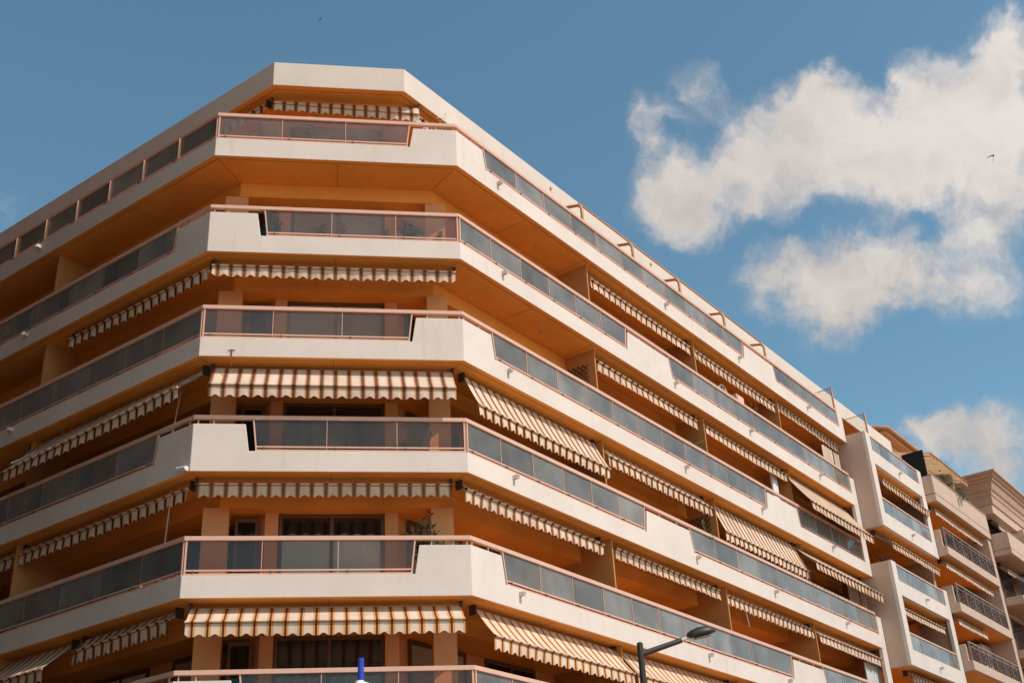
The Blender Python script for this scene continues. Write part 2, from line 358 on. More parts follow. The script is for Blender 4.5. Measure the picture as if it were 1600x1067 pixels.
# pavement round the building (kerb is a real step), road in front
def plan(name, pts, z0, z1, matn):
    b = MB(); n = len(pts); b.v = [(x, y, z0) for x, y in pts]+[(x, y, z1) for x, y in pts]
    b.f = [tuple(reversed(range(n))), tuple(range(n, 2*n))]+[(i, (i+1) % n, n+(i+1) % n, n+i) for i in range(n)]; b.m = [0]*len(b.f)
    return struct(b.build(name, matn))
def off(d, sL, sR): return ring_pts(d, d, d, sL, sR)
o1, o2, o3 = off(-4.6, 30, 70), off(-4.8, 30, 70), off(1.0, 30, 70)
plan('pavement', o1+list(reversed(o3)), .004, .14, 'paving')
plan('kerb', o2+list(reversed(o1)), .004, .15, 'kerb_stone')
r1 = off(-13.2, 34, 72)
plan('road', off(-4.8, 30, 70)+list(reversed(r1)), .002, .006, 'pale_setts')
lq = [P('L', 60, 0, 0)[:2], P('L', -4, 0, 0)[:2], P('L', -4, -10.4, 0)[:2], P('L', 60, -10.4, 0)[:2]]
plan('side_street_bounce_cut', lq, .145, .16, 'street')  # unseen dark ground added to cut bounce onto the left facade
mk = MB()
for i in range(16):
    mk.box('R', 2+i*4, 4+i*4, -9.08, -8.95, .008, .012)
struct(mk.build('road_marking', 'marking'))

# ------------------------------------------------------------------ main building
LL, RL = 18.0, 26.0
Z = [20.6-2.9*k for k in range(6)]
HB, HT, RT, RB = .50, 1.165, 1.385, 1.285
ORD = ['topmost', 'second', 'third', 'fourth', 'fifth', 'sixth']
B = thing('apartment_building', 'large white apartment block with chamfered corner, orange soffits and wrapping balconies', 'building', (0, 3, 0))

for k, z0 in enumerate(Z):
    hb = HB+(.05 if k == 0 else 0)
    A = k % 2 == 0
    e = 2.9 if k in (2, 4) else 1.25
    mF, mS = ((0, 1), (FL, -1)), ((0, 1),)
    pb = MB()
    zb, zl, zh = z0, z0+hb, z0+HT
    if A:
        polyL = [(0, zb), (0, zl), (LL, zl), (LL, zb)]
        polyF = [(0, zb), (0, zl), (5.02, zl), (5.12, zh), (FL, zh), (FL, zb)]
        polyR = [(0, zb), (0, zh), (1.15, zh), (1.27, zl), (16.76, zl), (16.9, zh), (19.3, zh), (19.44, zl), (25.5, zl), (25.5, z0+e), (RL, z0+e), (RL, zb)]
    else:
        polyL = [(0, zb), (0, zh), (1.22, zh), (1.31, zl), (LL, zl), (LL, zb)]
        polyF = [(0, zb), (0, zh), (1.17, zh), (1.27, zl), (FL, zl), (FL, zb)]
        polyR = [(0, zb), (0, zl), (8.1, zl), (8.22, zh), (10.7, zh), (10.85, zl), (25.5, zl), (25.5, z0+e), (RL, z0+e), (RL, zb)]
    pb.prism('L', polyL, 0, .14, mS, 0, 1, zb); pb.prism('F', polyF, 0, .14, mF, 0, 1, zb); pb.prism('R', polyR, 0, .14, mS, 0, 1, zb)
    pb.build('balcony_parapet', ['white_render', 'ochre_paint'], B, bevel=.012)
    # slab with the orange soffit, set off from the parapet by a drip groove
    MB().ring((.165,)*3, (5, 5, 5), z0+.004, z0+.19, LL, RL).build('balcony_slab', 'ochre_paint', B)
    cs = ring_pts(.17, .17, .17, LL, RL); ci = ring_pts(1.26, 1.19, 1.26, LL, RL)
    for a in (1, 2):
        pa_, pb_ = Vector((*cs[a], z0+.003)), Vector((*ci[a], z0+.003)); dv = (pb_-pa_).normalized(); sv = Vector((-dv.y, dv.x, 0))*.008
        j = MB(); up_ = Vector((0, 0, .004)); j.quadbox([tuple(v) for v in (pa_-sv-up_, pa_+sv-up_, pb_+sv-up_, pb_-sv-up_, pa_-sv, pa_+sv, pb_+sv, pb_-sv)]); j.build('soffit_joint', 'joint', B)
    for f, ss in (('R', (3.3, 6.3, 9.9, 12.9, 16.5, 22.6)), ('L', (3.5, 7.3, 10.4)), ('F', (3.14,))):
        for s_ in ss: MB().box(f, s_-.007, s_+.007, .18, 1.2, z0, z0+.0045).build('soffit_joint', 'joint', B)
    for f, s_ in (('R', 4.6), ('R', 11.2), ('R', 18.0), ('R', 24.4)):
        MB().tube([P(f, s_, .75, z0+.003), P(f, s_, .75, z0-.03), P(f, s_, .75, z0-.045)], [.05, .045, .02], 12).build('ceiling_light', 'shutter', B)
    # beam in front of the loggias
    if k < 5: MB().ring((1.27, 1.2, 1.27), (2.9, 2.4, 2.9), z0-.42, z0+.002, LL, RL).build('beam', 'ochre_paint', B)
    # sill cap and handrail
    rb = MB().ring((.0,)*3, (.10,)*3, z0+RB, z0+RT, LL, 25.5); rb.build('handrail', 'copper_rail', B, bevel=.008)

    def run(f, b0, t0, b1, t1, mit0=False, mit1=False):
        """a run of glass panes from (bottom, top) start to end"""
        n = max(1, round((b1-b0)/1.44)); zc = z0+hb
        MB().box(f, b0+.01, b1-.01, .012, .11, zc+.002, zc+.045).build('sill_rail', 'copper_rail', B)
        MB().box(f, b0+.03, b1-.03, .03, .075, zc+.10, zc+.135).build('bottom_rail', 'copper_rail', B)
        for i in range(n):
            a, c = i/n, (i+1)/n
            sb0, sb1 = b0+(b1-b0)*a, b0+(b1-b0)*c
            st0 = t0 if i == 0 else sb0; st1 = t1 if i == n-1 else sb1
            g0 = .05 if i == 0 else .012; g1 = .05 if i == n-1 else .012
            pane_poly(f, [(sb0+g0, zc+.135), (st0+g0, z0+RB), (st1-g1, z0+RB), (sb1-g1, zc+.135)], .045, .055, 'glass_pane', B)
            if i: MB().box(f, sb0-.007, sb0+.007, *((-.025, .043) if f == 'L' and k == 0 else (.057, .12) if f == 'L' else (.025, .043)), zc+.046, z0+RB-.001).build('baluster', 'copper_rail', B)
            MB().box(f, (sb0+.2)-.02, (sb0+.2)+.02, .0, .08, zc+.045, zc+.10).build('bracket', 'brown_frame', B)
        for sb, st, sg in ((b0, t0, 1), (b1, t1, -1)):
            MB().prism(f, [(sb+sg*.015, zc+.045), (st+sg*.015, z0+RB), (st+sg*.05, z0+RB), (sb+sg*.05, zc+.045)], .02, .085).build('end_post', 'copper_rail', B)
    if A:
        run('L', .02, .02, 17.9, 17.9); run('F', .02, .02, 4.98, 5.06); run('R', 1.31, 1.19, 16.72, 16.86); run('R', 19.48, 19.34, 25.48, 25.48)
        stubs = [('F', 5.4), ('F', 6.2), ('R', .1), ('R', .7), ('R', 17.5), ('R', 18.6)]
    else:
        run('L', 1.36, 1.27, 17.9, 17.9); run('F', 1.40, 1.31, FL-.02, FL-.02); run('R', .02, .02, 8.06, 8.18); run('R', 10.89, 10.74, 25.48, 25.48)
        stubs = [('F', .1), ('F', .45), ('L', .2), ('L', .8), ('R', 9.0), ('R', 10.0)]
    for f, s in stubs: MB().box(f, s-.012, s+.012, .04, .07, zh, z0+RB).build('rail_stub', 'copper_rail', B)
    # rain spouts
    for f, s in [('R', 1.8), ('R', 10.95), ('R', 16.25), ('R', 22.2), ('L', 7.6), ('L', 14.5)]:
        sp = MB(); zz = z0+.33
        sp.box(f, s-.05, s+.05, -.15, .0, zz, zz+.02); sp.box(f, s-.05, s-.035, -.15, .0, zz+.02, zz+.09); sp.box(f, s+.035, s+.05, -.15, .0, zz+.02, zz+.09)
        sp.build('rain_spout', 'white_render', B)

# storeys behind the balconies
FLOOR = .19
for k in range(6):
    top = Z[k]-.42 if k < 6 else 0
    z1 = Z[k]-.42
    z0 = Z[k+1]+FLOOR if k < 5 else 0.0
    if k == 5: continue
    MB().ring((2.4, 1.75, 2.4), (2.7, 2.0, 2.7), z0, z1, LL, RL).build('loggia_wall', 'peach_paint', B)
    for s0, s1 in ((.22, .81), (5.50, 6.04)):
        MB().box('F', s0, s1, 1.215, 1.62, z0, z1).build('column', 'peach_paint', B, bevel=.01)
    for s0, s1 in ((1.62, 1.93), (4.43, 4.75)):
        MB().box('F', s0, s1, 1.56, 1.748, z0, z1).build('pier', 'peach_paint', B, bevel=.01)
    for f, ss in (('R', (6.55, 13.17, 19.78)), ('L', (6.98, 13.6))):
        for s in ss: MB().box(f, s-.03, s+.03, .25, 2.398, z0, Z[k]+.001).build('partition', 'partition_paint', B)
    MB().box('R', 25.84, 25.98, .8, 2.398, z0, Z[k]+.001).build('end_wall', 'partition_paint', B)
    for f, ss in (('R', (1.6, 4.5, 8.2, 11.2, 14.8, 17.8, 21.3, 24.2)), ('L', (2.0, 5.0, 8.6, 11.6))):
        for s in ss:
            dr = MB(); w = 1.05
            for a, b in ((s-w, s-w+.08), (s+w-.08, s+w), (s-.04, s+.04)): dr.box(f, a, b, 2.33, 2.396, z0+.02, z1-.12)
            dr.box(f, s-w, s+w, 2.332, 2.396, z1-.12, z1-.02)
            fo = dr.build('balcony_door', 'brown_frame', B)
            pm = random.choice(['unlit_room_glass', 'unlit_room_glass', 'blind', 'shutter', 'curtain'])
            for a, b in ((s-w+.08, s-.04), (s+.04, s+w-.08)): MB().box(f, a, b, 2.36, 2.394, z0+.02, z1-.12).build('door_pane', pm, fo)
    # front doors: shutters above, sliding doors with curtains below
    dr = MB()
    for a, b in ((1.95, 2.02), (4.34, 4.41), (3.14, 3.22)): dr.box('F', a, b, 1.66, 1.745, z0+.02, z1-.09)
    dr.box('F', 1.95, 4.41, 1.662, 1.745, z1-.09, z1-.012)
    fo = dr.build('sliding_door', 'brown_frame', B)
    if k in (0, 1):
        sh = MB(); zz = z0+.02; n = 34
        for i in range(n):
            a = zz+(z1-.1-zz)*i/n; b = zz+(z1-.1-zz)*(i+.86)/n
            sh.box('F', 2.02, 4.34, 1.675, 1.70, a, b)
        o = sh.build('roller_shutter', 'shutter', B); o['kind'] = 'stuff'
    else:
        for a, b in ((2.02, 3.14), (3.22, 4.34)):
            MB().box('F', a, b, 1.69, 1.70, z0+.02, z1-.09).build('door_pane', 'clear_glass', fo)
        MB().box('F', 2.02, 4.34, 1.738, 1.748, z0+.02, z1-.09).build('unlit_room_sheet', 'unlit_room_glass', fo)  # dark sheet stands in for the unlit room behind the panes
        cu_ = MB(); n = 60; zt = z1-.55 if k == 3 else (z0+1.35 if k == 2 else z1-.9)
        if k in (2, 3, 4):
            for i in range(n+1):
                s = 2.03+2.29*i/n; dd = 1.718+.012*math.sin(i*1.9)
                sc_ = -.06*abs(math.sin(i*math.pi/10)) if k == 3 else 0
                cu_.v += [P('F', s, dd, z0+.04), P('F', s, dd, zt+sc_)]
                cu_.uv[2*i] = (s, 0); cu_.uv[2*i+1] = (s, 1)
            for i in range(n): cu_.f.append((2*i, 2*i+2, 2*i+3, 2*i+1)); cu_.m.append(0)
            cu_.build('door_curtain', 'curtain' if k == 3 else 'dark_curtain', fo, smooth=True)
    sd_ = MB().box('F', .93, 1.47, 1.70, 1.746, z0+.02, z1-.1).build('side_door', 'brown_frame', B)
    MB().box('F', 1.0, 1.40, 1.69, 1.705, z0+.3, z1-.2).build('door_pane', 'unlit_room_glass', sd_)

# ground floors below the lowest balcony
MB().ring((1.9, 1.5, 1.9), (2.4, 2.0, 2.4), .14, Z[5], LL, RL).build('ground_floor_wall', 'peach_paint', B)
for f, n0, n1 in (('F', .6, 6.0), ('R', 1.2, 25.0), ('L', 1.2, 16.5)):
    n = max(1, int((n1-n0)/3.0)); st = (n1-n0)/n
    for i in range(n):
        a = n0+i*st+.2; b = a+st-.5
        dd = 1.5 if f == 'F' else 1.9
        w = MB()
        for s_ in (a, b-.08): w.box(f, s_, s_+.08, dd-.05, dd-.003, .16, 3.4)
        w.box(f, a, b, dd-.048, dd-.003, 3.4, 3.55)
        wo = w.build('shop_window', 'brown_frame', B)
        MB().box(f, a+.08, b-.08, dd-.03, dd-.004, .2, 3.4).build('shop_pane', 'unlit_room_glass', wo)

# roof storey
RW = 36.5
MB().ring((1.37, .6, 1.37), (1.55, .78, 1.55), 23.5, 24.3, LL, RW, 0, 1).build('roof_fascia', ['roof_render', 'ochre_paint'], B, bevel=.012)
MB().ring((1.575, .805, 1.575), (6, 6, 6), 23.504, 23.75, LL, RW).build('roof_slab', 'ochre_paint', B)
MB().ring((3.3, 2.45, 3.3), (3.6, 2.8, 3.6), Z[0]+FLOOR, 23.503, LL, RW).build('roof_storey_wall', 'peach_paint', B)
fo = MB().box('F', 1.80, 4.45, 2.40, 2.446, Z[0]+.2, 23.2).build('shutter_frame', 'brown_frame', B)
sh = MB(); n = 36
for i in range(n):
    a = Z[0]+.22+2.85*i/n; sh.box('F', 1.88, 4.38, 2.375, 2.399, a, a+2.85/n*.86)
o = sh.build('roller_shutter', 'shutter', B); o['kind'] = 'stuff'
for s0, s1 in ((1.45, 1.78), (4.47, 4.85)): MB().box('F', s0, s1, 2.2, 2.448, Z[0]+FLOOR, 23.5).build('pier', 'peach_paint', B)
for s in (4.5, 8.0, 11.5, 15, 18.5, 22, 28, 32):
    w = MB()
    for a, b in ((s-1, s-.92), (s+.92, s+1), (s-.04, s+.04)): w.box('R', a, b, 3.23, 3.297, Z[0]+.22, 22.9)
    w.box('R', s-1, s+1, 3.232, 3.297, 22.9, 23.0)
    wo = w.build('balcony_door', 'brown_frame', B)
    for a, b in ((s-.92, s-.04), (s+.04, s+.92)): MB().box('R', a, b, 3.26, 3.296, Z[0]+.22, 22.9).build('door_pane', 'unlit_room_glass', wo)
# pergola of bent tubes over the top terrace
for s in (6.45, 9.45, 12.55, 15.85, 19.2):
    pts = [P('R', s, .17, Z[0]+FLOOR), P('R', s, .17, 22.55)]
    for i in range(1, 6):
        an = i/6*math.pi/2*.92; pts.append(P('R', s, .17+.22*(1-math.cos(an)), 22.55+.24*math.sin(an)))
    pts.append(P('R', s, 1.37, 23.05))
    MB().tube(pts, .052, 8).build('pergola_post', 'pergola_tube', B, smooth=True)
MB().tube([P('R', 6.45, .27, 22.84), P('R', 19.2, .27, 22.84)], .03, 8).build('pergola_rail', 'pergola_tube', B, smooth=True)
MB().tube([P('R', 6.45, 1.34, 23.1), P('R', 19.2, 1.34, 23.1)], .03, 8).build('pergola_rail', 'pergola_tube', B, smooth=True)
# screens between the terraces at the far end
for s in (25.7, 29.4):
    MB().box('R', s-.04, s+.04, .16, 1.36, Z[0]+FLOOR, 23.1).build('terrace_screen', 'clear_glass', B)
    MB().box('R', s-.05, s+.05, .10, .158, Z[0]+FLOOR, 23.15).build('screen_post', 'pergola_tube', B)
# small fittings on the roof edge
for f, s in (('R', 6.6), ('R', 12.9)): MB().box(f, s-.04, s+.04, 1.30, 1.368, 23.95, 24.03).build('rain_spout', 'white_render', B)

# ------------------------------------------------------------------ projecting bay
Y = thing('building_bay', 'projecting white balcony bay with a brown shaded side wall, beyond the main facade', 'building', P('R', 29.3, 0, 0))
for z0, z1 in ((16.8, 20.93), (11.2, 15.34), (5.6, 9.74)):
    MB().box('R', 26.02, 26.25, -.70, 1.6, z0, z1).build('side_wall', 'cream_shade_render', Y)  # same paint as the piers; its brown shade is put into the colour
    MB().box('R', 32.4, 32.63, -.70, 1.6, z0, z1).build('side_wall', 'cream_shade_render', Y)
    for a, b in ((26.02, 26.52), (32.13, 32.63)):
        MB().box('R', a, b, -.85, -.701, z0, z1).build('pier', 'white_render', Y, bevel=.01)
    for zb, zl, zt in ((z0, z0+.62, z0+1.34), (z0+2.8, z0+3.38, z0+4.1)):
        MB().box('R', 26.521, 32.129, -.85, -.701, zb, zl).build('balcony_parapet', 'white_render', Y)
        MB().box('R', 26.251, 32.399, -.70, 2.6, zb+.003, zb+.18).build('balcony_slab', 'ochre_paint', Y)
        MB().box('R', 26.525, 32.125, -.84, -.77, zt-.06, zt).build('handrail', 'copper_rail', Y)
        MB().box('R', 26.525, 32.125, -.835, -.775, zl+.003, zl+.04).build('sill_rail', 'copper_rail', Y)
        for i in range(5):
            a = 26.53+i*1.119; MB().box('R', a+.012, a+1.107, -.81, -.80, zl+.04, zt-.06).build('glass_pane', 'bronze_glass', Y)
            if i: MB().box('R', a-.009, a+.009, -.795, -.72, zl+.04, zt-.06).build('baluster', 'copper_rail', Y)
        sp = MB().box('R', 29.36, 29.46, -1.0, -.851, zb+.30, zb+.32); sp.box('R', 29.36, 29.375, -1.0, -.851, zb+.32, zb+.38); sp.box('R', 29.445, 29.46, -1.0, -.851, zb+.32, zb+.38)
        sp.build('rain_spout', 'white_render', Y)
MB().box('R', 26.01, 32.64, 1.61, 1.9, .14, 20.9).build('rear_wall', 'ochre_paint', Y)
for z0 in (17.0, 14.2, 11.4, 19.8):
    w = MB()
    for a, b in ((27.6, 27.7), (30.2, 30.3), (28.9, 29.0)): w.box('R', a, b, 1.54, 1.607, z0, z0+2.2)
    wo = w.build('balcony_door', 'brown_frame', Y)
    MB().box('R', 27.7, 30.2, 1.57, 1.606, z0, z0+2.2).build('door_pane', 'unlit_room_glass', wo)
for z0 in (16.99, 11.4): MB().box('R', 30.9, 31.5, .3, 1.3, z0, z0+2.4).build('column', 'peach_paint', Y)

# ------------------------------------------------------------------ cream building with iron railings
C = thing('cream_building', 'cream building with black scrolled iron balcony railings and a tiled roof', 'building', P('R', 36.7, 0, 0))
MB().box('R', 32.66, 40.66, .9, 3.0, .14, 21.4).build('rear_wall', 'stone_cornice', C)
MB().box('R', 32.66, 32.9, -.4, .898, .14, 19.49).build('side_wall', 'stone_cornice', C)
MB().box('R', 40.2, 40.66, -1.22, .898, .14, 19.49).build('end_wall', 'cream_shade_render', C)
# top terrace with solid parapet and groove
for a, b, dd in ((19.46, 19.80, -1.3), (19.83, 20.70, -1.3)):
    pa = MB().box('R', 32.66, 40.66, dd, dd+.16, a, b); pa.box('R', 32.66, 32.82, dd+.161, .6, a, b)
    pa.build('terrace_parapet', 'cream_shade_render', C, bevel=.01)
MB().box('R', 32.67, 40.65, -1.29, -1.15, 19.795, 19.835).build('groove', 'dark_trim', C)
MB().box('R', 32.67, 40.65, -1.13, .895, 19.47, 19.7).build('terrace_slab', 'ochre_paint', C)
MB().box('R', 32.64, 40.68, -1.32, -1.12, 20.70, 20.75).build('coping', 'stone_cornice', C)
MB().tube([P('R', 32.8, -1.2, 21.0), P('R', 40.6, -1.2, 21.0)], .02, 6).build('handrail', 'grey_iron', C)
for i in range(8): MB().tube([P('R', 32.9+i*1.1, -1.2, 20.75), P('R', 32.9+i*1.1, -1.2, 21.0)], .012, 5).build('rail_post', 'grey_iron', C)

def scroll_mesh(w, h):
    b = MB()
    def spiral(cx, cz, r0, t0, t1, n=22, sx=1):
        b.tube([(cx+sx*r0*(1-.75*i/n)*math.cos(t0+(t1-t0)*i/n), 0, cz+r0*(1-.75*i/n)*math.sin(t0+(t1-t0)*i/n)) for i in range(n+1)], .011, 4)
    for sx in (-1, 1):
        for zz in (.2, .5, .8):
            spiral(sx*w*.25, h*zz, h*.16, 0, 9.5, sx=sx)
            spiral(sx*w*.25, h*zz, h*.16, math.pi, math.pi+8, sx=sx)
        b.tube([(sx*w*.02, 0, .02), (sx*w*.46, 0, h*.35), (sx*w*.05, 0, h*.65), (sx*w*.46, 0, h-.02)], .01, 4)
    b.tube([(-w/2, 0, 0), (w/2, 0, 0)], .014, 4); b.tube([(-w/2, 0, h), (w/2, 0, h)], .014, 4)
    b.tube([(0, 0, 0), (0, 0, h)], .011, 4)
    me = bpy.data.meshes.new('scroll_panel'); me.from_pydata(b.v, [], b.f); me.materials.append(M['iron']); return me
SCR = scroll_mesh(1.08, .72)
for zb, zt, solid in ((16.94, 18.27, 0), (14.40, 15.70, 0), (11.90, 13.14, 0)):
    sl = MB().box('R', 32.66, 40.18, -1.3, -1.12, zb, zb+.40); sl.build('balcony_edge', 'cream_shade_render', C, bevel=.01)
    MB().box('R', 32.67, 40.18, -1.118, .895, zb+.003, zb+.2).build('balcony_slab', 'ochre_paint', C)
    MB().box('R', 32.66, 32.80, -1.118, -.4, zb, zt-.12).build('side_panel', 'cream_shade_render', C)
    MB().box('R', 32.8, 40.1, -1.25, -1.20, zt-.05, zt).build('handrail', 'grey_iron', C)
    MB().box('R', 32.8, 40.1, -1.24, -1.21, zt-.22, zt-.19).build('mid_rail', 'grey_iron', C)
    for i in range(7):
        s = 32.83+i*1.205
        MB().box('R', s-.025, s+.025, -1.26, -1.19, zb+.40, zt-.05).build('rail_post', 'grey_iron', C)
        if i < 6:
            o = bpy.data.objects.new('scroll_panel', SCR); COL.objects.link(o)
            o.location = P('R', s+.6, -1.22, zb+.45); o.rotation_euler = (0, 0, R(45)); o.scale = (1, 1, (zt-.24-zb-.45)/.72)
            o.parent = C; o.matrix_parent_inverse = Matrix.Translation(C.location).inverted()
    w = MB()
    for a, b in ((34.0, 34.1), (37.4, 37.5), (35.7, 35.8)): w.box('R', a, b, .82, .897, zb+.2, zb+2.3)
    wo = w.build('balcony_door', 'brown_frame', C)
    MB().box('R', 34.1, 37.4, .85, .896, zb+.2, zb+2.3).build('door_pane', 'unlit_room_glass', wo)
    MB().box('R', 38.6, 40.1, -.2, .896, zb+.2, zb+2.25).build('column', 'salmon_wall', C)
# roof house behind with tiled eave
MB().box('R', 36.2, 44, 1.75, 6, 21.4, 24.55).build('roof_house_wall', 'salmon_wall', C)
MB().box('R', 35.9, 44.3, 1.32, 6.2, 24.55, 24.70).build('eave_board', 'pergola_tube', C)
ti = MB()
for i in range(30):
    s = 35.85+i*.285
    ti.tube([P('R', s, 1.1+j*.5, 24.74+j*.16) for j in range(10)], [.12, .115, .12, .115, .12, .115, .12, .115, .12, .115], 7)
o = ti.build('roof_tile', 'roof_tile', C, smooth=True); o['kind'] = 'stuff'
MB().box('R', 37.1, 37.3, -1.0, .8, 20.71, 22.3).build('terrace_screen', 'cream_shade_render', C)
MB().box('R', 33.0, 33.08, -1.05, -.05, 20.71, 22.1).build('green_screen', 'green_screen', C)

# ------------------------------------------------------------------ building with stone cornice
D = thing('corniced_building', 'brown stone building with a heavy moulded cornice at the right edge', 'building', P('R', 46, 0, 0))
prof = [(-2.22, 23.05), (-2.22, 22.93), (-2.12, 22.9), (-2.06, 22.75), (-1.98, 22.72), (-1.98, 22.6), (-1.90, 22.55), (-1.80, 22.2), (-1.72, 22.1), (-1.72, 21.95), (-1.66, 21.85), (-1.66, 21.45), (-1.60, 21.4), (-1.60, 21.05)]
b = MB(); n = len(prof)
for (d, z) in prof:                                     # front, mitred at the left corner, and the left return
    e = -d-1.3
    b.v += [P('R', 56, d, z), P('R', 41.55-e*.9, d, z), P('R', 41.55-e*.9, 6, z)]
for i in range(n-1):
    for j in range(2): b.f.append((3*i+j, 3*i+j+1, 3*i+4+j, 3*i+3+j)); b.m.append(0)
b.build('cornice', 'stone_cornice', D)
b = MB(); b.v = [P('R', 56, -2.22, 23.05), P('R', 40.73, -2.22, 23.05), P('R', 40.73, 6, 23.05), P('R', 56, 6, 23.05)]; b.f = [(0, 1, 2, 3)]; b.m = [0]; b.build('roof_top', 'stone_cornice', D)
MB().box('R', 41.3, 56, -.9, 6, .14, 21.06).build('wall', 'stone_cornice', D)
MB().box('R', 41.0, 56, -1.62, -.902, 20.9, 21.3).build('architrave', 'cream_shade_render', D)
for zb, zt, sol in ((18.62, 19.75, 1), (16.15, 17.4, 0), (13.6, 14.9, 0), (11.1, 12.4, 0)):
    if sol:
        for a, b_ in ((zb, zb+.27), (zb+.29, zt)):
            pa = MB().box('R', 40.75, 56, -2.1, -1.95, a, b_); pa.box('R', 40.75, 40.9, -1.949, -.902, a, b_); pa.build('balcony_parapet', 'cream_shade_render', D, bevel=.01)
    else:
        MB().box('R', 40.75, 56, -2.1, -1.95, zb, zb+.38).build('balcony_edge', 'cream_shade_render', D)
        MB().box('R', 40.75, 40.9, -1.949, -.902, zb, zb+.38).build('balcony_edge', 'cream_shade_render', D)
        MB().box('R', 40.78, 56, -2.05, -2.0, zt-.05, zt).build('handrail', 'iron', D)
        MB().box('R', 40.78, 40.82, -1.999, -.905, zt-.05, zt).build('handrail', 'iron', D)
        bl = MB()
        for i in range(60): s = 40.85+i*.12; bl.box('R', s-.008, s+.008, -2.03, -2.01, zb+.38, zt-.05)
        for i in range(10): d_ = -1.95+i*.105; bl.box('R', 40.79, 40.81, d_-.008, d_+.008, zb+.38, zt-.05)
        o = bl.build('railing_bars', 'iron', D); o['kind'] = 'stuff'
    MB().box('R', 40.91, 56, -1.948, -.902, zb+.003, zb+.2).build('balcony_slab', 'stone_cornice', D)
    w = MB().box('R', 42.2, 44.4, -.95, -.903, zb+.2, zb+2.3).build('window', 'brown_frame', D)
    MB().box('R', 42.3, 44.3, -.97, -.951, zb+.25, zb+2.2).build('pane', 'unlit_room_glass', w)
    MB().box('R', 45.2, 45.8, -1.9, -.903, zb+.2, zb+2.35).build('column', 'salmon_wall', D)

# ------------------------------------------------------------------ buildings across the streets (seen only as reflections)
def across(name, label, f, s0, s1, d0, d1, h, matn):
    t = thing(name, label, 'building', P(f, (s0+s1)/2, (d0+d1)/2, 0))
    MB().box(f, s0, s1, d0, d1, 0.0, h).build('wall', matn, t)
    MB().box(f, s0-.3, s1+.3, d0-.3, d1+.3, h+.002, h+.35).build('roof', 'roof_tile', t)
    nn = int((s1-s0)/3.2); st = (s1-s0)/nn
    near = max(d0, d1)
    for fl in range(int(h//3.1)):
        for i in range(nn):
            s = s0+(i+.5)*st; zz = 1.0+fl*3.1
            w = MB().box(f, s-.65, s+.65, near+.003, near+.06, zz, zz+1.7).build('window', 'brown_frame', t)
            MB().box(f, s-.55, s+.55, near+.061, near+.07, zz+.1, zz+1.6).build('pane', 'unlit_room_glass', w)
across('brick_building', 'unseen tall brown house across the left street, raised to shade the left facade', 'L', -4, 60, -26, -10.5, 46, 'brick_brown')  # unseen block, height and brown shaped to darken the left facade and glass
across('brick_building', 'brown rendered house across the right street, mirrored in the balcony glass', 'R', 20, 44, -24, -17, 12.5, 'brick_brown')

